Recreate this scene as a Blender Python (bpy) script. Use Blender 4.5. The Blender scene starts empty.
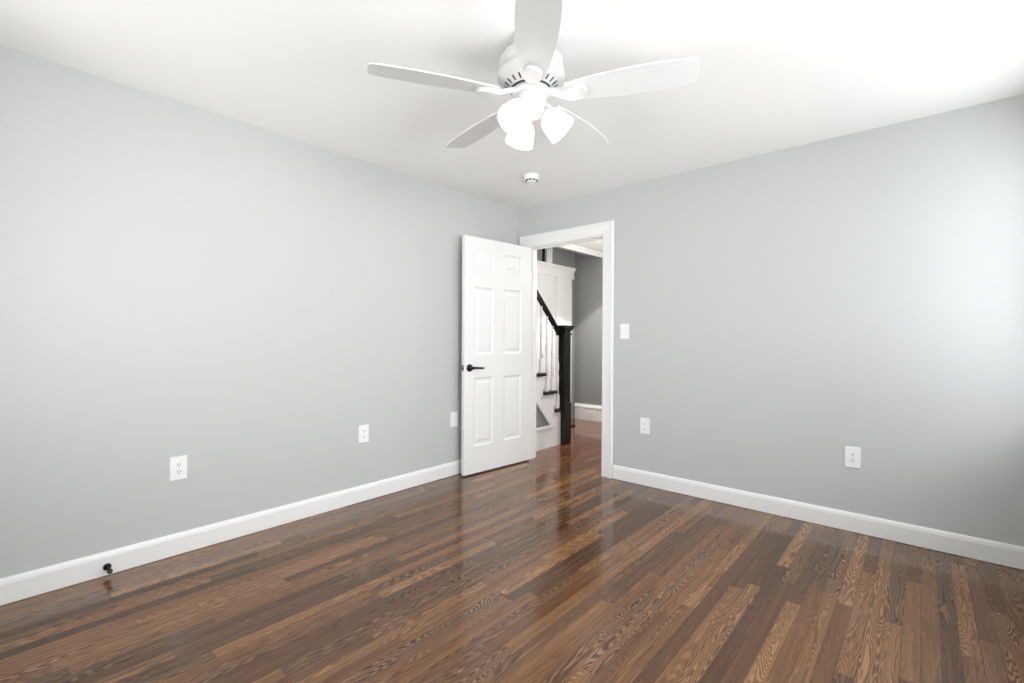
import bpy, bmesh, math, random
from mathutils import Vector, Matrix

scene = bpy.context.scene
COL = scene.collection
random.seed(4)
PI = math.pi

# ------------------------------------------------------------------ camera
YAW, ROLL, PITCH = 0.7176, 0.0044, -0.0066
Fw = Vector((-math.sin(YAW) * math.cos(PITCH), math.cos(YAW) * math.cos(PITCH), math.sin(PITCH)))
Rt = Vector((math.cos(YAW), math.sin(YAW), 0))
Up = Rt.cross(Fw)
R2 = Rt * math.cos(ROLL) + Up * math.sin(ROLL)
U2 = -Rt * math.sin(ROLL) + Up * math.cos(ROLL)
cam = bpy.data.cameras.new('camera')
cam.sensor_width = 36
cam.lens = 470.92 / 1024 * 36
cam.clip_start = 0.02
co = bpy.data.objects.new('camera', cam)
COL.objects.link(co)
mw = Matrix((R2, U2, -Fw)).transposed().to_4x4()
mw.translation = Vector((3.0292, -3.5481, 1.1752))
co.matrix_world = mw
scene.camera = co

# ------------------------------------------------------------------ world, daylight, exposure
world = bpy.data.worlds.new('world')
scene.world = world
world.use_nodes = True
world.node_tree.nodes['Background'].inputs[0].default_value = (0.93, 0.97, 1.0, 1)
world.node_tree.nodes['Background'].inputs[1].default_value = 3.0
scene.view_settings.view_transform = 'Standard'
scene.view_settings.look = 'None'
scene.view_settings.gamma = 1
scene.view_settings.use_curve_mapping = False
scene.view_settings.exposure = 0.06


def area(name, loc, direction, sx, sy, power, color=(1, 1, 1), spread=PI):
    l = bpy.data.lights.new(name, 'AREA')
    l.shape = 'RECTANGLE'
    l.size, l.size_y = sx, sy
    l.energy = power
    l.color = color
    l.spread = spread
    o = bpy.data.objects.new(name, l)
    o.location = loc
    o.rotation_euler = Vector(direction).to_track_quat('-Z', 'Z').to_euler()
    COL.objects.link(o)
    return o


RX, RY, H = 3.62, -4.08, 2.44          # room: x 0..RX, y RY..0
W1 = (-1.15, -0.25, 0.82, 2.14)        # window in the side wall: y0, y1, z0, z1
W2 = (-2.95, -1.80, 0.82, 2.14)        # second window in the side wall
W3 = (0.70, 2.30, 0.62, 2.12)          # window in the back wall: x0, x1, z0, z1
DAY = (0.93, 0.965, 1.0)
area('daylight_near_window', (RX + 0.35, (W1[0] + W1[1]) / 2, 1.6), (-1, 0, -0.12), 1.0, 1.5, 24, DAY)
area('daylight_second_window', (RX + 0.45, W2[0] + 0.40, 1.6), (-1, 0.45, -0.12), 1.3, 1.5, 66, DAY, math.radians(130))
area('daylight_back_window', ((W3[0] + W3[1]) / 2 + 0.3, RY - 0.45, 1.6), (-0.45, 1, -0.12), 1.8, 1.5, 12, DAY, math.radians(130))
# added area lamps low outside the windows, aimed up to brighten the ceiling
FILL = (1.0, 0.99, 0.965)
area('ceiling_fill_near_window', (RX + 0.60, (W1[0] + W1[1]) / 2, 0.45), (-1, 0, 0.6), 1.0, 1.0, 15, FILL)
area('ceiling_fill_second_window', (RX + 0.70, W2[0] + 0.2, 0.45), (-1, 0.45, 0.45), 1.3, 1.0, 10, FILL, math.radians(110))
area('ceiling_fill_back_window', ((W3[0] + W3[1]) / 2 + 0.3, RY - 0.70, 0.45), (-0.45, 1, 0.45), 1.8, 1.0, 26, FILL, math.radians(110))

# ------------------------------------------------------------------ materials


def principled(name, color, rough=0.5, metal=0.0, spec=0.5):
    m = bpy.data.materials.new(name)
    m.use_nodes = True
    b = m.node_tree.nodes['Principled BSDF']
    b.inputs['Base Color'].default_value = (*color, 1)
    b.inputs['Roughness'].default_value = rough
    b.inputs['Metallic'].default_value = metal
    b.inputs['Specular IOR Level'].default_value = spec
    return m


class NT:
    """small helper for wiring shader nodes"""

    def __init__(self, m):
        self.t = m.node_tree
        self.b = self.t.nodes['Principled BSDF']

    def n(self, typ, **kw):
        x = self.t.nodes.new(typ)
        for k, v in kw.items():
            setattr(x, k, v)
        return x

    def link(self, a, b):
        self.t.links.new(a, b)

    def m(self, op, a, b=None, c=None, clamp=False):
        x = self.n('ShaderNodeMath', operation=op)
        x.use_clamp = clamp
        for i, v in enumerate((a, b, c)):
            if v is None:
                continue
            if isinstance(v, (int, float)):
                x.inputs[i].default_value = v
            else:
                self.link(v, x.inputs[i])
        return x.outputs[0]

    def xyz(self, x, y, z):
        c = self.n('ShaderNodeCombineXYZ')
        for i, v in enumerate((x, y, z)):
            if isinstance(v, (int, float)):
                c.inputs[i].default_value = v
            else:
                self.link(v, c.inputs[i])
        return c.outputs[0]

    def noise(self, vec, scale=1, detail=2, rough=0.5, dist=0.0):
        x = self.n('ShaderNodeTexNoise')
        x.inputs['Scale'].default_value = scale
        x.inputs['Detail'].default_value = detail
        x.inputs['Roughness'].default_value = rough
        x.inputs['Distortion'].default_value = dist
        self.link(vec, x.inputs['Vector'])
        return x.outputs['Fac']

    def ramp(self, fac, stops):
        x = self.n('ShaderNodeValToRGB')
        el = x.color_ramp.elements
        while len(el) < len(stops):
            el.new(0.5)
        for e, (p, c) in zip(el, stops):
            e.position = p
            e.color = (*c, 1)
        self.link(fac, x.inputs[0])
        return x.outputs[0]

    def mix(self, mode, fac, a, b):
        x = self.n('ShaderNodeMix', data_type='RGBA', blend_type=mode)
        for i, v in ((0, fac), (6, a), (7, b)):
            if isinstance(v, (int, float)):
                x.inputs[i].default_value = v
            elif isinstance(v, tuple):
                x.inputs[i].default_value = (*v, 1)
            else:
                self.link(v, x.inputs[i])
        return x.outputs[2]

    def bump(self, height, strength, distance):
        x = self.n('ShaderNodeBump')
        x.inputs['Strength'].default_value = strength
        x.inputs['Distance'].default_value = distance
        self.link(height, x.inputs['Height'])
        self.link(x.outputs[0], self.b.inputs['Normal'])
        return x


def paint(name, color, rough=0.55, bump=0.1, scale=350, spec=0.4):
    m = principled(name, color, rough, 0, spec)
    t = NT(m)
    tc = t.n('ShaderNodeTexCoord')
    t.bump(t.noise(tc.outputs['Object'], scale, 2), bump, 0.001)
    return m


def oak_floor(name, plank, ramp, rough=0.09):
    m = principled(name, (0.1, 0.05, 0.03), rough)
    t = NT(m)
    tc = t.n('ShaderNodeTexCoord')
    s = t.n('ShaderNodeSeparateXYZ')
    t.link(tc.outputs['Object'], s.inputs[0])
    x, y = s.outputs[0], s.outputs[1]
    u = t.m('DIVIDE', x, plank)
    col = t.m('FLOOR', u)
    fu = t.m('FRACT', u)
    w1 = t.n('ShaderNodeTexWhiteNoise', noise_dimensions='1D')
    t.link(col, w1.inputs['W'])
    ln = t.m('MULTIPLY_ADD', w1.outputs['Value'], 0.55, 0.75)
    v = t.m('ADD', t.m('DIVIDE', y, ln), t.m('MULTIPLY', w1.outputs['Value'], 37.3))
    row = t.m('FLOOR', v)
    fv = t.m('MULTIPLY', t.m('FRACT', v), ln)
    w2 = t.n('ShaderNodeTexWhiteNoise', noise_dimensions='2D')
    t.link(t.xyz(col, row, 0), w2.inputs['Vector'])
    sr = t.n('ShaderNodeSeparateColor')
    t.link(w2.outputs['Color'], sr.inputs[0])
    ra, rb, rc = sr.outputs
    # growth-ring contours: level lines of a stretched noise field, new for every board
    gv = t.xyz(t.m('MULTIPLY_ADD', x, 17.0, t.m('MULTIPLY', ra, 91.0)),
               t.m('MULTIPLY_ADD', y, 1.35, t.m('MULTIPLY', rb, 67.0)),
               t.m('MULTIPLY', rc, 43.0))
    field = t.noise(gv, 1.0, 1.5, 0.45, 0.25)
    rings = t.m('MULTIPLY', field, t.m('MULTIPLY_ADD', rc, 150.0, 90.0))
    wob = t.noise(t.xyz(t.m('MULTIPLY', x, 90.0), t.m('MULTIPLY', y, 22.0), rc), 1.0, 2)
    rings = t.m('ADD', rings, t.m('MULTIPLY', wob, 3.0))
    g = t.m('MULTIPLY_ADD', t.m('SINE', rings), 0.5, 0.5)
    g = t.m('POWER', g, 1.6)
    # fine pores
    pv = t.xyz(t.m('MULTIPLY', x, 420.0), t.m('MULTIPLY_ADD', y, 16.0, t.m('MULTIPLY', ra, 30.0)), rb)
    pores = t.noise(pv, 1.0, 2, 0.6)
    streak = t.noise(t.xyz(t.m('MULTIPLY_ADD', x, 60.0, t.m('MULTIPLY', rb, 20.0)), t.m('MULTIPLY', y, 1.2), ra), 1.0, 2)
    tone = t.m('ADD', t.m('MULTIPLY', ra, 0.50), t.m('MULTIPLY', streak, 0.56))
    base = t.ramp(tone, ramp)
    amt = t.m('MULTIPLY_ADD', rb, 0.35, 0.35)
    dark = t.mix('MULTIPLY', 1.0, base, (0.42, 0.36, 0.33))
    c1 = t.mix('MIX', t.m('MULTIPLY', g, amt), base, dark)
    pr = t.m('MULTIPLY', t.m('SUBTRACT', 0.52, pores, clamp=True), 2.2, clamp=True)
    # some boards carry pale latewood lines over the stain instead of dark ones
    lines = t.m('MULTIPLY', t.m('POWER', t.m('SUBTRACT', 1.0, g), 4.0), t.m('MULTIPLY', t.m('GREATER_THAN', rc, 0.35), rb))
    pale = t.mix('ADD', 1.0, base, (0.17, 0.105, 0.055))
    c1 = t.mix('MIX', lines, c1, pale)
    c2 = t.mix('MIX', t.m('MULTIPLY', pr, 0.8), c1, dark)
    # seams
    e1 = t.m('MINIMUM', fu, t.m('SUBTRACT', 1.0, fu))
    e2 = t.m('MINIMUM', fv, t.m('SUBTRACT', ln, fv))
    se = t.m('MAXIMUM', t.m('LESS_THAN', e1, 0.012), t.m('LESS_THAN', e2, 0.0008))
    c3 = t.mix('MIX', t.m('MULTIPLY', se, 0.75), c2, (0.012, 0.006, 0.004))
    t.link(c3, t.b.inputs['Base Color'])
    t.link(t.m('MULTIPLY_ADD', g, 0.07, rough), t.b.inputs['Roughness'])
    lowf = t.noise(t.xyz(t.m('MULTIPLY', x, 9.0), t.m('MULTIPLY', y, 2.0), 0.0), 1.0, 1)
    h = t.m('ADD', t.m('MULTIPLY', g, -0.35), t.m('MULTIPLY', t.m('SUBTRACT', 0.0, se), 1.0))
    h = t.m('ADD', h, t.m('MULTIPLY', lowf, 2.5))
    t.bump(h, 0.3, 0.0005)
    t.b.inputs['Coat Weight'].default_value = 0.15
    t.b.inputs['Specular IOR Level'].default_value = 0.45
    t.b.inputs['Coat Roughness'].default_value = 0.07
    return m


M = {}
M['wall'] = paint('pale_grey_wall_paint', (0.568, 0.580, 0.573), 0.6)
M['ceiling'] = paint('white_ceiling_paint', (0.93, 0.93, 0.915), 0.75, 0.06)
M['trim'] = paint('white_semi_gloss_paint', (0.89, 0.89, 0.875), 0.32, 0.03, 60)
M['door'] = paint('white_door_paint', (0.85, 0.85, 0.835), 0.35, 0.04, 120)
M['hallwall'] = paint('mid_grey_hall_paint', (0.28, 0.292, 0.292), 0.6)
M['plastic'] = principled('white_plastic', (0.93, 0.93, 0.92), 0.28)
M['dark'] = principled('dark_slot', (0.03, 0.03, 0.03), 0.6)
M['black_metal'] = principled('oil_rubbed_black_metal', (0.018, 0.016, 0.015), 0.32, 0.7)
M['rubber'] = principled('black_rubber', (0.02, 0.02, 0.02), 0.6)
M['nickel'] = principled('painted_hinge_metal', (0.62, 0.62, 0.60), 0.35, 0.4)
M['fan'] = paint('white_fan_enamel', (0.62, 0.62, 0.61), 0.28, 0.02, 80)
M['blade'] = paint('matt_white_fan_blade', (0.72, 0.72, 0.71), 0.38, 0.03, 80)
M['newel'] = paint('black_stained_wood', (0.006, 0.0055, 0.005), 0.3, 0.1, 90)
M['tread'] = paint('dark_brown_stained_tread', (0.032, 0.015, 0.010), 0.25, 0.1, 90)
M['floor'] = oak_floor('stained_oak_strip_floor', 0.0572,
                       [(0.12, (0.054, 0.026, 0.012)), (0.40, (0.120, 0.051, 0.019)),
                        (0.64, (0.195, 0.086, 0.031)), (0.92, (0.31, 0.155, 0.060))])
M['hallfloor'] = oak_floor('red_brown_hall_floor', 0.0572,
                           [(0.12, (0.085, 0.026, 0.011)), (0.42, (0.14, 0.046, 0.019)),
                            (0.66, (0.20, 0.070, 0.029)), (0.95, (0.29, 0.11, 0.05))], 0.12)


def emitter(name, color, strength, base=(0.9, 0.9, 0.9)):
    m = principled(name, base, 0.3)
    b = m.node_tree.nodes['Principled BSDF']
    b.inputs['Emission Color'].default_value = (*color, 1)
    b.inputs['Emission Strength'].default_value = strength
    return m


M['shade'] = emitter('lit_frosted_glass', (1.0, 0.985, 0.96), 2.2)
M['lamp'] = emitter('lit_hall_diffuser', (1.0, 0.97, 0.93), 8.0)
g = bpy.data.materials.new('window_glass')
g.use_nodes = True
nt = g.node_tree
nt.nodes.clear()
out = nt.nodes.new('ShaderNodeOutputMaterial')
mx = nt.nodes.new('ShaderNodeMixShader')
tr = nt.nodes.new('ShaderNodeBsdfTransparent')
gl = nt.nodes.new('ShaderNodeBsdfGlossy')
gl.inputs['Roughness'].default_value = 0.02
mx.inputs[0].default_value = 0.06
nt.links.new(tr.outputs[0], mx.inputs[1])
nt.links.new(gl.outputs[0], mx.inputs[2])
nt.links.new(mx.outputs[0], out.inputs[0])
M['glass'] = g

# ------------------------------------------------------------------ mesh helpers


class MB:
    def __init__(self):
        self.bm = bmesh.new()

    def _place(self, verts, mat):
        if mat is not None:
            bmesh.ops.transform(self.bm, matrix=mat, verts=verts)

    def box(self, x0, x1, y0, y1, z0, z1, bevel=0.0, mat=None):
        r = bmesh.ops.create_cube(self.bm, size=1)
        vs = r['verts']
        for v in vs:
            v.co = Vector((x0 + (v.co.x + .5) * (x1 - x0), y0 + (v.co.y + .5) * (y1 - y0), z0 + (v.co.z + .5) * (z1 - z0)))
        if bevel:
            es = list({e for v in vs for e in v.link_edges})
            rr = bmesh.ops.bevel(self.bm, geom=es, offset=bevel, segments=2, affect='EDGES', profile=0.5)
            vs = list({v for f in rr['faces'] for v in f.verts} | {v for v in vs if v.is_valid})
        self._place(vs, mat)
        return self

    def lathe(self, prof, seg=32, mat=None, smooth=True, a0=0.0, a1=2 * PI):
        """prof: list of (r, z) revolved about z"""
        full = abs(a1 - a0 - 2 * PI) < 1e-6
        n = seg if full else seg + 1
        rings, allv = [], []
        for r, z in prof:
            if r < 1e-6:
                v = self.bm.verts.new((0, 0, z))
                rings.append([v] * n)
                allv.append(v)
            else:
                ring = [self.bm.verts.new((r * math.cos(a0 + (a1 - a0) * i / seg), r * math.sin(a0 + (a1 - a0) * i / seg), z)) for i in range(n)]
                rings.append(ring)
                allv += ring
        for a, b in zip(rings[:-1], rings[1:]):
            for i in range(seg):
                j = (i + 1) % n
                vs = []
                for v in (a[i], a[j], b[j], b[i]):
                    if v not in vs:
                        vs.append(v)
                if len(vs) > 2:
                    try:
                        f = self.bm.faces.new(vs)
                        f.smooth = smooth
                    except ValueError:
                        pass
        self._place(allv, mat)
        return self

    def prism(self, pts, z0, z1, mat=None, bevel=0.0):
        """outline in xy extruded along z"""
        b = [self.bm.verts.new((x, y, z0)) for x, y in pts]
        t = [self.bm.verts.new((x, y, z1)) for x, y in pts]
        fs = [self.bm.faces.new(b[::-1]), self.bm.faces.new(t)]
        n = len(pts)
        for i in range(n):
            self.bm.faces.new((b[i], b[(i + 1) % n], t[(i + 1) % n], t[i]))
        vs = b + t
        if bevel:
            es = [e for f in fs for e in f.edges]
            rr = bmesh.ops.bevel(self.bm, geom=es, offset=bevel, segments=2, affect='EDGES', profile=0.5)
            vs = list({v for f in rr['faces'] for v in f.verts} | {v for v in vs if v.is_valid})
        self._place(vs, mat)
        return self

    def tube(self, path, rad, seg=12, caps=True, squash=1.0):
        path = [Vector(p) for p in path]
        rads = rad if isinstance(rad, (list, tuple)) else [rad] * len(path)
        rings = []
        prev = None
        for i, p in enumerate(path):
            d = (path[min(i + 1, len(path) - 1)] - path[max(i - 1, 0)]).normalized()
            ref = Vector((0, 0, 1)) if abs(d.z) < 0.95 else Vector((1, 0, 0))
            a = d.cross(ref).normalized()
            b = a.cross(d).normalized()
            rings.append([self.bm.verts.new(p + (a * math.cos(2 * PI * k / seg) + b * math.sin(2 * PI * k / seg) * squash) * rads[i]) for k in range(seg)])
        for r0, r1 in zip(rings[:-1], rings[1:]):
            for k in range(seg):
                f = self.bm.faces.new((r0[k], r0[(k + 1) % seg], r1[(k + 1) % seg], r1[k]))
                f.smooth = True
        if caps:
            self.bm.faces.new(rings[0][::-1])
            self.bm.faces.new(rings[-1])
        return self

    def build(self, name, mat, parent=None, loc=None, rot=None, smooth_all=False):
        bmesh.ops.recalc_face_normals(self.bm, faces=self.bm.faces)
        me = bpy.data.meshes.new(name)
        self.bm.to_mesh(me)
        self.bm.free()
        if smooth_all:
            for p in me.polygons:
                p.use_smooth = True
        me.materials.append(mat)
        o = bpy.data.objects.new(name, me)
        COL.objects.link(o)
        if parent is not None:
            o.parent = parent
        if loc is not None:
            o.location = loc
        if rot is not None:
            o.rotation_euler = rot
        return o


def empty(name, loc=(0, 0, 0), rz=0.0):
    o = bpy.data.objects.new(name, None)
    o.empty_display_size = 0.05
    o.location = loc
    o.rotation_euler = (0, 0, rz)
    COL.objects.link(o)
    return o


def tag(o, label=None, cat=None, group=None, kind=None):
    if label:
        o['label'] = label
    if cat:
        o['category'] = cat
    if group:
        o['group'] = group
    if kind:
        o['kind'] = kind
    return o


def struct(o, label, cat):
    return tag(o, label, cat, kind='structure')


def axes(loc, ex, ey, ez):
    m = Matrix((Vector(ex), Vector(ey), Vector(ez))).transposed().to_4x4()
    m.translation = Vector(loc)
    return m


# ------------------------------------------------------------------ room shell
WT = 0.12                                   # wall thickness
OX0, OX1, OZ = 0.15, 0.9585, 2.052           # door opening in the wall y = 0
T = 0.15

struct(MB().box(-T, RX + T, RY - T, WT, -0.06, 0).build('floor', M['floor']),
       'glossy brown stained oak strip floor of the room', 'floor')
struct(MB().box(-T, RX + T, RY - T, WT, H, H + 0.08).build('ceiling', M['ceiling']),
       'flat white ceiling of the room around the fan', 'ceiling')
struct(MB().box(-0.12, 0, RY, 0, 0, H).build('wall_left', M['wall']),
       'pale blue grey wall left of the open white door', 'wall')
b = MB()
b.box(-0.12, OX0 - 0.02, 0, WT, 0, H)
b.box(OX1 + 0.02, RX + T, 0, WT, 0, H)
b.box(OX0 - 0.02, OX1 + 0.02, 0, WT, OZ + 0.02, H)
struct(b.build('wall_right', M['wall']), 'pale grey wall with the doorway and light switch', 'wall')


def holed(b, axis, p0, p1, a0, a1, holes):
    """wall slab between p0 and p1 on one axis, running a0..a1, with window holes (a, b, z0, z1)"""
    cur = a0

    def put(u0, u1, z0, z1):
        if axis == 'x':
            b.box(p0, p1, u0, u1, z0, z1)
        else:
            b.box(u0, u1, p0, p1, z0, z1)
    for h0, h1, z0, z1 in sorted(holes):
        put(cur, h0, 0, H)
        put(h0, h1, 0, z0)
        put(h0, h1, z1, H)
        cur = h1
    put(cur, a1, 0, H)


b = MB()
holed(b, 'x', RX, RX + T, RY, 0, [W1, W2])
struct(b.build('wall_side', M['wall']), 'pale grey window wall just beyond the right edge of the view', 'wall')
b = MB()
holed(b, 'y', RY - T, RY, -T, RX + T, [W3])
struct(b.build('wall_back', M['wall']), 'pale grey window wall behind the camera', 'wall')


def window(n, M4, w, z0, z1, label):
    """double-hung window; local x along the wall, local y out of the room, built in a hole w wide"""
    root = struct(empty('window_%d' % n), label, 'window')
    root.matrix_world = M4
    b = MB()
    c = 0.10
    b.box(-c, 0, -0.02, 0, z0 - 0.02, z1 + c, 0.003)
    b.box(w, w + c, -0.02, 0, z0 - 0.02, z1 + c, 0.003)
    b.box(-c, w + c, -0.024, 0, z1, z1 + c, 0.003)
    b.box(0.001, 0.02, 0.0, 0.13, z0, z1)
    b.box(w - 0.02, w - 0.001, 0.0, 0.13, z0, z1)
    b.box(0.02, w - 0.02, 0.0, 0.13, z1 - 0.02, z1 - 0.001)
    b.build('window_frame', M['trim'], root)
    MB().box(-c - 0.02, w + c + 0.02, -0.05, 0.0, z0 - 0.03, z0, 0.004).box(0.001, w - 0.001, 0.0, 0.13, z0 + 0.001, z0 + 0.02).build('window_sill', M['trim'], root)
    zm = (z0 + z1) / 2
    for y0, a, d in ((0.045, z0 + 0.02, zm + 0.02), (0.085, zm - 0.02, z1 - 0.02)):
        s = MB()
        for q in ((0.021, 0.065, a, d), (w - 0.065, w - 0.021, a, d), (0.065, w - 0.065, a, a + 0.045), (0.065, w - 0.065, d - 0.045, d)):
            s.box(q[0], q[1], y0, y0 + 0.035, q[2], q[3])
        so = s.build('sash', M['trim'], root)
        MB().box(0.065, w - 0.065, y0 + 0.015, y0 + 0.019, a + 0.045, d - 0.045).build('pane', M['glass'], so)
    return root


window(1, axes((RX, W1[1], 0), (0, -1, 0), (1, 0, 0), (0, 0, 1)), W1[1] - W1[0], W1[2], W1[3], 'white double-hung window nearest the doorway wall')
window(2, axes((RX, W2[1], 0), (0, -1, 0), (1, 0, 0), (0, 0, 1)), W2[1] - W2[0], W2[2], W2[3], 'white double-hung window beside the camera')
window(3, axes((W3[1], RY, 0), (-1, 0, 0), (0, -1, 0), (0, 0, 1)), W3[1] - W3[0], W3[2], W3[3], 'wide white window in the wall behind the camera')

# baseboards: profile (distance from wall, height)
PROF = [(0.0, 0.003), (0.0155, 0.003), (0.0155, 0.092), (0.0135, 0.096), (0.0135, 0.100), (0.011, 0.107), (0.006, 0.114), (0.0, 0.116)]


def board(name, length, M4, prof, mat, label):
    b = MB()
    mm = Matrix(((0, 0, 1, 0), (1, 0, 0, 0), (0, 1, 0, 0), (0, 0, 0, 1)))   # prism z -> run, x -> out, y -> up
    b.prism(prof, 0, length, M4 @ mm)
    return struct(b.build(name, mat), label, 'baseboard')


board('baseboard_left', -RY, axes((0, 0, 0), (0, -1, 0), (1, 0, 0), (0, 0, 1)), PROF, M['trim'], 'white baseboard along the foot of the left wall')
board('baseboard_right', RX - 1.074, axes((1.074, 0, 0), (1, 0, 0), (0, -1, 0), (0, 0, 1)), PROF, M['trim'], 'white baseboard running right from the door casing')
board('baseboard_side', -RY - 0.016, axes((RX, -0.016, 0), (0, -1, 0), (-1, 0, 0), (0, 0, 1)), PROF, M['trim'], 'white baseboard under the side windows')
board('baseboard_back', RX - 0.032, axes((0.016, RY, 0), (1, 0, 0), (0, 1, 0), (0, 0, 1)), PROF, M['trim'], 'white baseboard behind the camera')

# door casing (both faces) and jamb
CP = [(0, 0), (0.104, 0), (0.104, 0.012), (0.100, 0.019), (0.088, 0.021), (0.076, 0.017), (0.030, 0.013), (0.014, 0.014), (0.006, 0.011), (0, 0.006)]


def casing(side):
    """side -1: room face, +1: hall face"""
    b = MB()
    y0 = 0.0 if side < 0 else WT
    z = OZ + 0.006
    c = 0.104

    def path(pts):
        # sweep the profile round the opening: pts = list of (x, z, outward vector)
        rings = []
        for (px, pz), (ox, oz) in pts:
            rings.append([b.bm.verts.new((px + ox * u, y0 + side * d, pz + oz * u)) for u, d in CP])
        for r0, r1 in zip(rings[:-1], rings[1:]):
            for i in range(len(CP)):
                j = (i + 1) % len(CP)
                b.bm.faces.new((r0[i], r0[j], r1[j], r1[i]))
        b.bm.faces.new(rings[0])
        b.bm.faces.new(rings[-1][::-1])
    left = min(c, OX0 - 0.024) / c if side < 0 else 1
    path([((OX0 - 0.006, 0), (-left, 0)), ((OX0 - 0.006, z), (-left, 1.08)), ((OX1 + 0.003, z), (1, 1.08)), ((OX1 + 0.003, 0), (1, 0))])
    return b


struct(casing(-1).build('trim_1', M['trim']), 'white moulded casing around the doorway', 'door casing')
struct(casing(1).build('trim_2', M['trim']), 'white casing on the hall side of the doorway', 'door casing')
b = MB()
b.box(OX0 - 0.02, OX0, -0.0005, WT + 0.0005, 0, OZ)
b.box(OX1, OX1 + 0.02, -0.0005, WT + 0.0005, 0, OZ)
b.box(OX0 - 0.02, OX1 + 0.02, -0.0005, WT + 0.0005, OZ, OZ + 0.02)
b.box(OX0, OX0 + 0.011, 0.045, 0.075, 0, OZ)
b.box(OX1 - 0.011, OX1, 0.045, 0.075, 0, OZ)
b.box(OX0 + 0.011, OX1 - 0.011, 0.045, 0.075, OZ - 0.011, OZ)
jamb = struct(b.build('trim_3', M['trim']), 'white jamb lining the doorway', 'door jamb')
MB().box(OX1 - 0.002, OX1 + 0.0006, -0.004, 0.034, 0.865, 0.925, 0.001).build('strike_plate', M['black_metal'], jamb)

# ------------------------------------------------------------------ the open door
DW0, DW1, DZ0, DZ1 = 0.003, 0.812, 0.012, 2.046
YA, YB = 0.005, 0.040
door = struct(empty('door_1', (0.1496, -0.0124, 0), math.radians(-94.9)), 'white six-panel door standing open against the left wall', 'door')


def door_leaf():
    b = MB()
    bm = b.bm
    xs = [DW0, 0.135, 0.360, 0.485, 0.710, DW1]
    zs = [DZ0, 0.245, 0.835, 1.035, 1.620, 1.772, 1.938, DZ1]
    for y, s in ((YA, 1), (YB, -1)):
        grid = [[bm.verts.new((x, y, z)) for z in zs] for x in xs]
        for i in range(5):
            for j in range(7):
                q = [grid[i][j], grid[i + 1][j], grid[i + 1][j + 1], grid[i][j + 1]]
                if i in (1, 3) and j in (1, 3, 5):
                    prev = q
                    for ins, dep in ((0.005, 0.0035), (0.013, 0.0085), (0.022, 0.0095), (0.034, 0.0085), (0.052, 0.0030)):
                        nx = [bm.verts.new((xs[i + a] + (ins if a == 0 else -ins), y + s * dep, zs[j + c] + (ins if c == 0 else -ins)))
                              for a, c in ((0, 0), (1, 0), (1, 1), (0, 1))]
                        for k in range(4):
                            bm.faces.new((prev[k], prev[(k + 1) % 4], nx[(k + 1) % 4], nx[k]))
                        prev = nx
                    bm.faces.new(prev)
                else:
                    bm.faces.new(q)
        if y == YA:
            g0 = grid
        else:
            for i in range(5):
                for j in (0, 7):
                    bm.faces.new((g0[i][j], g0[i + 1][j], grid[i + 1][j], grid[i][j]))
            for j in range(7):
                for i in (0, 5):
                    bm.faces.new((g0[i][j], g0[i][j + 1], grid[i][j + 1], grid[i][j]))
    return b.build('door_leaf', M['door'], door)


leaf = door_leaf()
bv = leaf.modifiers.new('edge', 'BEVEL')
bv.width = 0.0012
bv.segments = 2
bv.limit_method = 'ANGLE'
bv.angle_limit = math.radians(60)


def lever(face_y, s):
    """handle set on one face; s = +1 points out of +y face"""
    b = MB()
    m = axes((0.755, face_y, 0.922), (1, 0, 0), (0, 0, -s), (0, s, 0))
    b.lathe([(0, 0), (0.033, 0), (0.033, 0.004), (0.030, 0.009), (0.016, 0.012), (0.013, 0.016), (0.0125, 0.045), (0.009, 0.050), (0, 0.051)], 28, m)
    o = b.build('door_handle', M['black_metal'], door)
    y = face_y + s * 0.042
    l = MB()
    l.tube([(0.760, y, 0.922), (0.745, y, 0.923), (0.715, y + s * 0.003, 0.922), (0.670, y + s * 0.003, 0.919), (0.632, y, 0.918), (0.622, y - s * 0.004, 0.918)],
           [0.010, 0.012, 0.010, 0.0085, 0.008, 0.005], 12)
    l.build('lever', M['black_metal'], o)


lever(YB, 1)
lever(YA, -1)
b = MB()
b.box(DW1 - 0.002, DW1 + 0.0008, 0.010, 0.035, 0.893, 0.950, 0.0005)
lp = b.build('latch_plate', M['nickel'], door)
MB().box(DW1, DW1 + 0.009, 0.016, 0.029, 0.912, 0.932, 0.002).build('latch_bolt', M['black_metal'], lp)
for z in (0.933, 0.903):
    MB().box(DW1, DW1 + 0.0015, 0.012, 0.033, z, z + 0.011, 0.0005).build('latch_inset', M['black_metal'], lp)
for z in (0.24, 1.03, 1.79):
    b = MB()
    b.lathe([(0, 0), (0.0055, 0), (0.0055, 0.09), (0, 0.09)], 12, Matrix.Translation((0, 0, z)))
    b.lathe([(0, 0), (0.0068, 0), (0.006, 0.006), (0, 0.006)], 12, Matrix.Translation((0, 0, z + 0.088)))
    b.box(0.0, 0.0032, 0.004, 0.036, z + 0.002, z + 0.088)
    b.build('hinge', M['nickel'], door)

# ------------------------------------------------------------------ wall plates


def plate_base(b, w=0.080, h=0.126):
    b.box(-w / 2, w / 2, 0, 0.0065, -h / 2, h / 2, 0.0028)


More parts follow.
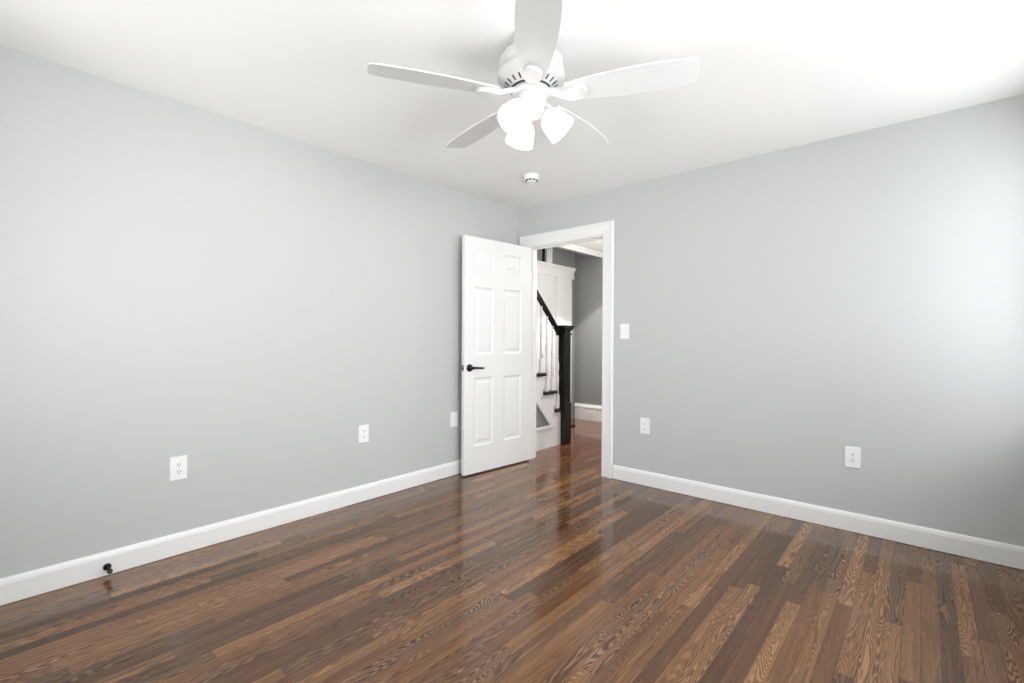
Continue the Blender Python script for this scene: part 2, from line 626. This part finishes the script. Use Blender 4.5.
def make_outlet(name, M4, label, group):
    """local x along the wall, local y out of the wall"""
    root = tag(empty(name), label, 'outlet', group)
    root.matrix_world = M4
    b = MB()
    plate_base(b)
    b.build('cover_plate', M['plastic'], root)
    for dz in (0.0195, -0.0195):
        b = MB()
        pts = []
        for k in range(24):
            a = 2 * PI * k / 24
            pts.append((0.0172 * math.cos(a), max(-0.0135, min(0.0135, 0.0172 * math.sin(a)))))
        b.prism(pts, 0.006, 0.0085, axes((0, 0, dz), (1, 0, 0), (0, 0, 1), (0, 1, 0)), 0.0006)
        r = b.build('receptacle', M['plastic'], root)
        s = MB()
        s.box(-0.0078, -0.0052, 0.0080, 0.0088, dz - 0.001, dz + 0.0085)
        s.box(0.0050, 0.0075, 0.0080, 0.0088, dz - 0.0005, dz + 0.0075)
        s.lathe([(0, 0), (0.0030, 0), (0.0030, 0.0008), (0, 0.0008)], 14, axes((0, 0.0080, dz - 0.0072), (1, 0, 0), (0, 0, -1), (0, 1, 0)))
        s.build('socket_slots', M['dark'], r)
    MB().lathe([(0, 0), (0.0028, 0), (0.0022, 0.0012), (0, 0.0014)], 14, axes((0, 0.0065, 0), (1, 0, 0), (0, 0, -1), (0, 1, 0))).build('screw', M['plastic'], root)
    return root


def on_left(y, z):
    return axes((0, y, z), (0, -1, 0), (1, 0, 0), (0, 0, 1))


def on_right(x, z):
    return axes((x, 0, z), (-1, 0, 0), (0, -1, 0), (0, 0, 1))


# seen from the room, local +x must run to the viewer's left-to-right mirror; slots are near symmetric
make_outlet('electrical_outlet', on_left(-2.817, 0.466), 'white duplex outlet low on the left wall, nearest the camera', 'wall outlets')
make_outlet('electrical_outlet', on_left(-1.699, 0.484), 'white duplex outlet at the middle of the left wall', 'wall outlets')
make_outlet('electrical_outlet', on_right(1.353, 0.478), 'white duplex outlet below the light switch', 'wall outlets')
make_outlet('electrical_outlet', on_right(2.710, 0.456), 'white duplex outlet low on the right wall, farthest from door', 'wall outlets')

sw = tag(empty('light_switch'), 'white toggle light switch beside the door casing', 'light switch')
sw.matrix_world = on_right(1.170, 1.237)
b = MB()
plate_base(b)
b.build('cover_plate', M['plastic'], sw)
b = MB()
b.box(-0.0052, 0.0052, 0.006, 0.0075, -0.012, 0.012, 0.0004)
b.box(-0.004, 0.004, 0.004, 0.018, -0.004, 0.004, 0.0012, axes((0, 0, 0.002), (1, 0, 0), (0, 0.86, 0.5), (0, -0.5, 0.86)))
b.build('toggle', M['plastic'], sw)
for z in (0.03, -0.03):
    MB().lathe([(0, 0), (0.0028, 0), (0.0022, 0.0012), (0, 0.0014)], 14, axes((0, 0.0065, z), (1, 0, 0), (0, 0, -1), (0, 1, 0))).build('screw', M['plastic'], sw)

bp = tag(empty('blank_plate'), 'plain white cover plate on left wall next to the open door', 'cover plate')
bp.matrix_world = on_left(-0.833, 0.480)
b = MB()
plate_base(b)
b.build('cover_plate', M['plastic'], bp)
MB().box(-0.017, 0.017, 0.006, 0.0085, -0.034, 0.034, 0.0012).build('insert', M['plastic'], bp)

# door stop on the left baseboard
ds = tag(empty('door_stop', (0.0155, -3.115, 0.044)), 'small black door stop screwed to the left baseboard', 'door stop')
mx_ = axes((0, 0, 0), (0, 1, 0), (0, 0, 1), (1, 0, 0))
MB().lathe([(0, 0), (0.0165, 0), (0.0165, 0.004), (0.012, 0.010), (0.0045, 0.014), (0.0045, 0.066), (0, 0.060)], 20, mx_).build('stem', M['black_metal'], ds)
MB().lathe([(0, 0.062), (0.009, 0.062), (0.011, 0.066), (0.011, 0.074), (0.009, 0.080), (0, 0.082)], 20, mx_).build('bumper', M['rubber'], ds)

# ------------------------------------------------------------------ smoke detector
sd = tag(empty('smoke_detector', (0.728, -0.690, H)), 'round white smoke detector on the ceiling beyond the fan', 'smoke detector')
MB().lathe([(0, 0), (0.056, 0), (0.056, -0.010), (0.053, -0.012), (0, -0.012)], 40).build('mounting_base', M['plastic'], sd)
MB().lathe([(0, -0.012), (0.052, -0.012), (0.053, -0.024), (0.049, -0.031), (0.036, -0.034), (0.034, -0.040), (0.030, -0.044), (0.012, -0.046), (0, -0.046)], 40).build('cover', M['plastic'], sd)
v = MB()
for k in range(10):
    a = 2 * PI * k / 10 + 0.2
    v.box(-0.009, 0.009, -0.0012, 0.003, -0.005, 0.0035, 0, axes((0.0385 * math.cos(a), 0.0385 * math.sin(a), -0.0345), (-math.sin(a), math.cos(a), 0), (math.cos(a), math.sin(a), 0), (0, 0, 1)))
v.build('vent_slots', M['dark'], sd)

sd.scale = (1.13, 1.13, 1.13)
# ------------------------------------------------------------------ ceiling fan
FX, FY = 1.784, -2.008
fan = tag(empty('ceiling_fan', (FX, FY, H)), 'white five-blade ceiling fan with three lit frosted shades', 'ceiling fan')


def zz(prof):
    return [(r, z - H) for r, z in prof]


MB().lathe(zz([(0, 2.44), (0.078, 2.44), (0.078, 2.425), (0.070, 2.405), (0.066, 2.36), (0.0, 2.36)]), 48).build('canopy', M['fan'], fan)
mh = MB().lathe(zz([(0, 2.368), (0.085, 2.368), (0.118, 2.352), (0.133, 2.330), (0.137, 2.300), (0.137, 2.283), (0.141, 2.280),
                    (0.142, 2.262), (0.138, 2.254), (0.120, 2.240), (0.098, 2.226), (0.088, 2.218), (0.0, 2.216)]), 64).build('motor_housing', M['fan'], fan)
v = MB()
for k in range(22):
    a = 2 * PI * (k + 0.3) / 22
    e_r = Vector((math.cos(a), math.sin(a), 0))
    slope = Vector((e_r.x * 0.022, e_r.y * 0.022, 0.014)).normalized()
    tang = Vector((-math.sin(a), math.cos(a), 0))
    nrm = tang.cross(slope)
    if nrm.z > 0:
        nrm = -nrm
    v.box(-0.0036, 0.0036, -0.0115, 0.0115, -0.003, 0.0016, 0.0, axes(e_r * 0.1015 + Vector((0, 0, 2.2287 - H)), tang, slope, nrm))
v.build('vent_slots', M['dark'], mh)
MB().lathe(zz([(0, 2.217), (0.084, 2.217), (0.084, 2.211), (0, 2.211)]), 48).build('motor_gap', M['dark'], mh)
MB().lathe(zz([(0, 2.2105), (0.080, 2.2105), (0.080, 2.196), (0.074, 2.190), (0.0, 2.190)]), 48).build('rotor_ring', M['fan'], fan)
MB().lathe(zz([(0, 2.192), (0.058, 2.192), (0.062, 2.188), (0.062, 2.150), (0.055, 2.140), (0.0, 2.140)]), 48).build('switch_housing', M['fan'], fan)
MB().lathe(zz([(0, 2.142), (0.052, 2.142), (0.060, 2.132), (0.060, 2.120), (0.048, 2.104), (0.026, 2.094), (0.010, 2.088), (0.0, 2.086)]), 48).build('light_fitter', M['fan'], fan)

BZ = 2.185 - H
PITCHA = math.radians(-12)


def blade_outline():
    """half widths along r, blade from r = 0.145 to 0.655"""
    pts = [(0.150, 0.046), (0.20, 0.053), (0.28, 0.0635), (0.38, 0.072), (0.48, 0.0745), (0.56, 0.0715), (0.62, 0.0655), (0.642, 0.0605), (0.652, 0.052), (0.655, 0.040)]
    return [(r, w) for r, w in pts] + [(r, -w) for r, w in reversed(pts)]


def leaf_outline(s=1.0):
    pts = [(0.070, 0.018), (0.095, 0.015), (0.120, 0.016), (0.145, 0.024), (0.170, 0.033), (0.195, 0.038), (0.215, 0.036), (0.228, 0.027), (0.235, 0.014), (0.237, 0.0)]
    out_ = [(r, w * s) for r, w in pts] + [(r, -w * s) for r, w in reversed(pts[:-1])]
    return out_


blade_me = None
PH = 23.3
for k in range(5):
    a = math.radians(PH + 72 * k)
    rot = Matrix.Rotation(a, 4, 'Z') @ Matrix.Rotation(PITCHA, 4, 'X')
    if k == 0:
        bl = MB().prism(blade_outline(), 0.0, 0.006, None, 0.0018).build('blade', M['blade'], fan)
        blade_me = bl.data
        ar = MB()
        ar.prism(leaf_outline(), -0.019, -0.0005, None, 0.004)
        for vv in ar.bm.verts:
            if vv.co.x < 0.15:
                vv.co.z += (0.15 - vv.co.x) * 0.36
        ir = ar.build('blade_iron', M['fan'], bl)
        iron_me = ir.data
    else:
        bl = bpy.data.objects.new('blade', blade_me)
        COL.objects.link(bl)
        bl.parent = fan
        ir = bpy.data.objects.new('blade_iron', iron_me)
        COL.objects.link(ir)
        ir.parent = bl
    bl.matrix_local = Matrix.Translation((0, 0, BZ)) @ rot

for k, deg in enumerate((38, 152, 276)):
    a = math.radians(deg)
    d = Vector((math.cos(a), math.sin(a), 0))
    tilt = math.radians(44)                      # axis tilt from straight down
    ax = (d * math.sin(tilt) + Vector((0, 0, -math.cos(tilt)))).normalized()
    tang = Vector((-math.sin(a), math.cos(a), 0))
    ez = ax
    ex = tang.cross(ez).normalized()
    base = d * 0.050 + Vector((0, 0, 2.128 - H))
    m4 = axes(base, ex, ez.cross(ex), ez)
    arm = MB().lathe([(0, -0.012), (0.017, -0.012), (0.019, 0.010), (0.026, 0.016), (0.027, 0.024), (0.0, 0.024)], 28, m4).build('lamp_arm', M['fan'], fan)
    sh = MB().lathe([(0.024, 0.018), (0.030, 0.026), (0.042, 0.036), (0.052, 0.054), (0.056, 0.076), (0.059, 0.098), (0.063, 0.120),
                     (0.060, 0.120), (0.056, 0.098), (0.053, 0.076), (0.049, 0.055), (0.039, 0.038), (0.026, 0.028), (0.0, 0.022)], 36, m4).build('lamp_shade', M['shade'], arm)
    MB().lathe([(0, 0.030), (0.013, 0.034), (0.016, 0.045), (0.026, 0.068), (0.027, 0.080), (0.020, 0.096), (0, 0.102)], 20, m4).build('bulb', M['shade'], sh)
ch = MB().tube([(0.02, -0.045, 2.14 - H), (0.021, -0.066, 2.12 - H), (0.021, -0.067, 2.05 - H)], 0.0012, 6)
ch.build('pull_chain', M['fan'], fan)

# ------------------------------------------------------------------ hallway shell
HX0, HX1, HY, HZ = -0.85, 2.30, 2.30, 2.375
struct(MB().box(HX0 - T, HX1 + T, WT, HY + T, -0.06, 0).build('floor', M['hallfloor']), 'red brown wood floor of the hall beyond the doorway', 'floor')
struct(MB().box(-0.40, HX1 + T, WT, HY, HZ, HZ + 0.08).build('ceiling', M['ceiling']), 'white hall ceiling seen through the top of the doorway', 'ceiling')
struct(MB().box(HX0 - T, -0.40, WT, HY, 3.30, 3.38).build('ceiling', M['ceiling']), 'white ceiling high over the stairwell', 'ceiling')
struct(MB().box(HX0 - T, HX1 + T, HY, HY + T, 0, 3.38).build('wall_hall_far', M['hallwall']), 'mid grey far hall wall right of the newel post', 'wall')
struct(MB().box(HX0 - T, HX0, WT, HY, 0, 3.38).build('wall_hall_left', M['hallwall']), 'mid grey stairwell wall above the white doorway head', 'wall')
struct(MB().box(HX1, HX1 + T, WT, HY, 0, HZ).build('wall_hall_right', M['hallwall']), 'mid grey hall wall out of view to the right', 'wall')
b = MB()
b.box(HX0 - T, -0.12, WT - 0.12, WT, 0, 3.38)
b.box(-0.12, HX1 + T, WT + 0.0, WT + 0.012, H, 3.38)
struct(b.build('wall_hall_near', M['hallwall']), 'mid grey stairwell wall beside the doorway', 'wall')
# bulkhead at the stairwell edge with crown moulding on the hall side
struct(MB().box(-0.47, -0.385, WT, HY, 2.315, 3.38).build('wall_stairwell', M['hallwall']), 'grey bulkhead dividing hall ceiling from stairwell', 'wall')
CR = [(0, 0), (0.008, 0), (0.008, 0.008), (0.016, 0.014), (0.022, 0.026), (0.034, 0.038), (0.042, 0.044), (0.042, 0.060), (0, 0.060)]
mm = Matrix(((0, 0, 1, 0), (1, 0, 0, 0), (0, 1, 0, 0), (0, 0, 0, 1)))
struct(MB().prism(CR, 0, HY - WT - 0.13, axes((-0.385, WT + 0.13, 2.315), (0, 1, 0), (1, 0, 0), (0, 0, 1)) @ mm).build('trim_4', M['trim']),
       'white crown moulding along the hall ceiling edge', 'crown moulding')
HP = [(0, 0), (0.018, 0), (0.018, 0.170), (0.026, 0.178), (0.026, 0.190), (0.018, 0.205), (0.010, 0.214), (0.008, 0.228), (0, 0.230)]
board('baseboard_hall_far', HX1 - HX0 - 0.02, axes((HX0 + 0.02, HY, 0), (1, 0, 0), (0, -1, 0), (0, 0, 1)), HP, M['trim'], 'tall white baseboard on the far hall wall')
# horizontal outlet set in the tall baseboard
ho = make_outlet('electrical_outlet', axes((-0.548, HY - 0.018, 0.098), (0, 0, 1), (0, -1, 0), (1, 0, 0)), 'white outlet set sideways in the tall hall baseboard', 'wall outlets')

# cased white door in the stairwell wall
d2 = struct(empty('door_2', (HX0, 0, 0)), 'white cased door with a moulded head behind the stairs', 'door')
b = MB()
b.box(0, 0.022, 1.93, 2.17, 0, 2.04)
b.box(0, 0.034, 2.135, 2.175, 0, 2.04, 0.003)
b.box(0, 0.030, 1.80, 1.93, 0, 2.04, 0.004)
b.box(0, 0.022, 0.62, 0.86, 0, 2.04)
b.build('door_casing', M['trim'], d2)
b = MB()
b.prism([(0, 2.04), (0.034, 2.04), (0.034, 2.06), (0.026, 2.065), (0.026, 2.135), (0.034, 2.142), (0.045, 2.158), (0.066, 2.180), (0.070, 2.196), (0, 2.196)], 0.56, 2.235,
        Matrix(((1, 0, 0, 0), (0, 0, 1, 0), (0, 1, 0, 0), (0, 0, 0, 1))))
b.build('door_head', M['trim'], d2)
b = MB()
b.box(0, 0.012, 0.86, 1.80, 0.01, 2.04)
for z0, z1 in ((0.25, 1.02), (1.20, 1.90)):
    for y0, y1 in ((0.97, 1.27), (1.38, 1.69)):
        b.box(0.011, 0.018, y0, y1, z0, z1, 0.004)
b.build('door_leaf', M['door'], d2)
b = MB()
b.box(0, 0.03, 1.575, 1.70, 2.197, 3.30)
b.box(0.028, 0.036, 1.60, 1.63, 2.197, 3.30)
b.box(0.028, 0.036, 1.65, 1.68, 2.197, 3.30)
struct(b.build('trim_5', M['trim'], None, (HX0, 0, 0)), 'white vertical trim above the stairwell door head', 'trim')
struct(MB().box(0, 0.02, 1.505, 1.545, 2.20, 3.30, 0.004).build('trim_6', M['newel'], None, (HX0, 0, 0)), 'narrow black upright beside the white vertical trim', 'trim')

# ------------------------------------------------------------------ staircase
SY = WT + 0.015
RISE, RUN = 0.2035, 0.200
NOSE1 = 1.055                              # nosing of the first tread; they climb toward -y
st = tag(empty('staircase', (0, 0.5, 0)), 'white staircase with dark treads climbing left behind the doorway', 'staircase')
st.location = (0, 0, 0)
NX0, NX1, NY0, NY1 = -0.068, 0.058, 0.748, 0.874
# stringer: stepped white face, with a recessed grey triangle
n = 5
prof = [(0.93, 0.0)]
for k in range(n):
    yk = min(0.93, NOSE1 - 0.03 - RUN * k)
    prof += [(yk, RISE * (k + 1) - 0.03)]
    ynext = max(SY, NOSE1 - 0.03 - RUN * (k + 1))
    prof += [(ynext, RISE * (k + 1) - 0.03)]
    if ynext == SY:
        break
prof += [(SY, 0.0)]
b = MB()
mS = Matrix(((0, 0, 1, 0), (1, 0, 0, 0), (0, 1, 0, 0), (0, 0, 0, 1)))       # (y, z, x)
b.prism(prof, -0.84, -0.012, mS)
b.build('riser_block', M['trim'], st)
# face boards
TY, TZ0, TZ1 = 0.575, 0.235, 0.72           # triangle: foot corner y, base z, top at SY
b = MB()
b.prism([(SY, 0), (NY0 + 0.02, 0), (NY0 + 0.02, TZ0), (SY, TZ0)], -0.012, 0.0, mS)             # lower board


def hyp(y):
    return TZ0 + (TY - y) * 1.10


up = [(TY, TZ0), (NY0 + 0.02, TZ0)]
k = 1
y = NY0 + 0.02
yt = NOSE1 - 0.03 - RUN
up += [(y, RISE * 2 - 0.03)]
for k in range(1, n):
    yk = NOSE1 - 0.03 - RUN * k
    if k > 1:
        up += [(yk, RISE * (k + 1) - 0.03)]
    yn = max(SY, yk - RUN)
    up += [(yn, RISE * (k + 1) - 0.03)]
    if yn == SY:
        break
up += [(SY, hyp(SY))]
b.prism(up, -0.012, 0.0, mS)
b.build('stringer', M['trim'], st)
b = MB()
b.prism([(SY, TZ0), (TY - 0.002, TZ0), (SY, hyp(SY) - 0.002)], -0.0119, -0.009, mS)
tag(b.build('triangle_panel', M['hallwall'], st), 'grey triangular panel below the stringer')
b = MB()
b.box(0.0, 0.018, SY, TY + 0.03, TZ0 - 0.022, TZ0 + 0.006, 0.003)
dy, dz = (SY - TY), (hyp(SY) - TZ0)
L = math.hypot(dy, dz)
ey = Vector((0, dy / L, dz / L))
b.box(-0.004, 0.018, 0, L - 0.03, -0.004, 0.022, 0.004, axes((0, TY, TZ0), (1, 0, 0), ey, Vector((1, 0, 0)).cross(ey)))
b.build('panel_moulding', M['trim'], st)
for k in range(n):
    y1 = NOSE1 - RUN * k if k else 0.958
    y0 = max(SY + 0.002, NOSE1 - RUN * k - RUN - 0.03)
    if y1 - SY < 0.05:
        break
    z1 = RISE * (k + 1)
    b = MB()
    xr = 0.030
    b.box(-0.84, xr, y0, y1, z1 - 0.038, z1, 0.012)
    if k == 0:
        b.box(NX1 - 0.06, 0.062, NY1 + 0.004, y1, z1 - 0.038, z1, 0.012)
    b.build('tread', M['tread'], st)
# newel post
nw = MB()
cx_, cy_ = (NX0 + NX1) / 2, (NY0 + NY1) / 2
hw = (NX1 - NX0) / 2


def sq(b, w, z0, z1, bev=0.002):
    b.box(cx_ - w, cx_ + w, cy_ - w, cy_ + w, z0, z1, bev)


sq(nw, hw, 0.0, 0.46, 0.003)
sq(nw, hw - 0.006, 0.455, 1.27, 0.003)
for s in (-1, 1):
    nw.box(cx_ + s * (hw - 0.008), cx_ + s * (hw - 0.002), cy_ - 0.036, cy_ + 0.036, 0.52, 1.16, 0.002)
sq(nw, hw + 0.004, 1.215, 1.232, 0.004)
sq(nw, hw + 0.004, 1.262, 1.278, 0.003)
sq(nw, hw + 0.016, 1.278, 1.296, 0.005)
sq(nw, hw + 0.026, 1.294, 1.322, 0.006)
nw.build('newel_post', M['newel'], st)
# hand rail (profile swept along the slope) and balusters
rz0, ry0 = 1.196, NY0 + 0.005
slope = 1.015
ry1 = SY + 0.0
L = math.hypot(ry0 - ry1, (ry0 - ry1) * slope)
ey = Vector((0, -1, slope)).normalized()
prof = [(-0.012, -0.020), (0.012, -0.020), (0.015, -0.012), (0.015, -0.004), (0.025, 0.008), (0.025, 0.022), (0.016, 0.033), (-0.016, 0.033), (-0.025, 0.022), (-0.025, 0.008), (-0.015, -0.004), (-0.015, -0.012)]
ezv = Vector((1, 0, 0)).cross(ey)
if ezv.z < 0:
    ezv = -ezv
b = MB()
b.prism(prof, 0, L, axes((-0.010, ry0, rz0), (1, 0, 0), ezv, ey))
b.build('handrail', M['newel'], st)
BAL = [(0.0150, 0.0), (0.0150, 0.20), (0.010, 0.215), (0.0155, 0.225), (0.010, 0.236), (0.013, 0.25), (0.0175, 0.285), (0.015, 0.32), (0.0105, 0.36), (0.009, 0.40), (0.0145, 0.41), (0.009, 0.422),
       (0.0085, 0.50), (0.010, 0.56), (0.0125, 0.60), (0.009, 0.612), (0.014, 0.622), (0.009, 0.634)]
ys = []
for k in range(1, n):
    yn = NOSE1 - RUN * k
    for off in (0.045, 0.145):
        ys.append((yn - off, RISE * (k + 1)))
for y, z in ys:
    if y > NY0 - 0.02 or y < SY + 0.03:
        continue
    top = rz0 + (ry0 - y) * slope - 0.029
    hh = top - z
    b = MB()
    b.box(-0.033, 0.003, y - 0.018, y + 0.018, z, z + 0.15, 0.002)
    sc_ = (hh - 0.15) / 0.634 if hh > 0.2 else 1
    prof = [(r, 0.15 + (zz_ - 0.15) if zz_ < 0.15 else 0.15 + (zz_) * (hh - 0.15) / 0.634) for r, zz_ in BAL]
    b.lathe([(0, 0.14)] + prof + [(0, hh)], 20, Matrix.Translation((-0.015, y, z)))
    b.build('baluster', M['trim'], st)

# hall ceiling lamp (out of the main view, lights the hall)
hl = tag(empty('hall_ceiling_light', (0.75, 1.35, HZ)), 'round hanging glass lamp in the hall, out of view', 'ceiling light')
MB().lathe([(0, 0), (0.06, 0), (0.06, -0.015), (0.008, -0.03), (0.008, -0.25), (0.10, -0.262), (0, -0.265)], 40).build('lamp_base', M['fan'], hl)
MB().lathe([(0.10, -0.262), (0.125, -0.29), (0.12, -0.33), (0.06, -0.36), (0, -0.365)], 40).build('lamp_shade', M['lamp'], hl)
pl = bpy.data.lights.new('hall_lamp_light', 'POINT')
pl.energy = 52
pl.shadow_soft_size = 0.08
pl.color = (1.0, 0.96, 0.92)
po = bpy.data.objects.new('hall_lamp_light', pl)
po.location = (0.75, 1.35, HZ - 0.42)
COL.objects.link(po)
# recessed downlight: its cone draws the slanting light edge on the far hall wall
dl = tag(empty('recessed_downlight', (0.16, 1.72, HZ)), 'small recessed downlight in the hall ceiling', 'ceiling light')
MB().lathe([(0.052, 0.0), (0.070, 0.0), (0.070, -0.004), (0.052, -0.006)], 32).build('trim_ring', M['fan'], dl)
MB().lathe([(0, -0.001), (0.052, -0.001), (0.052, -0.003), (0, -0.003)], 32).build('lens', M['lamp'], dl)
sp = bpy.data.lights.new('downlight_beam', 'SPOT')
sp.energy = 95
sp.spot_size = math.radians(100)
sp.spot_blend = 0.12
sp.shadow_soft_size = 0.04
sp.color = (1.0, 0.97, 0.94)
so = bpy.data.objects.new('downlight_beam', sp)
so.location = (0.16, 1.72, HZ - 0.02)
COL.objects.link(so)
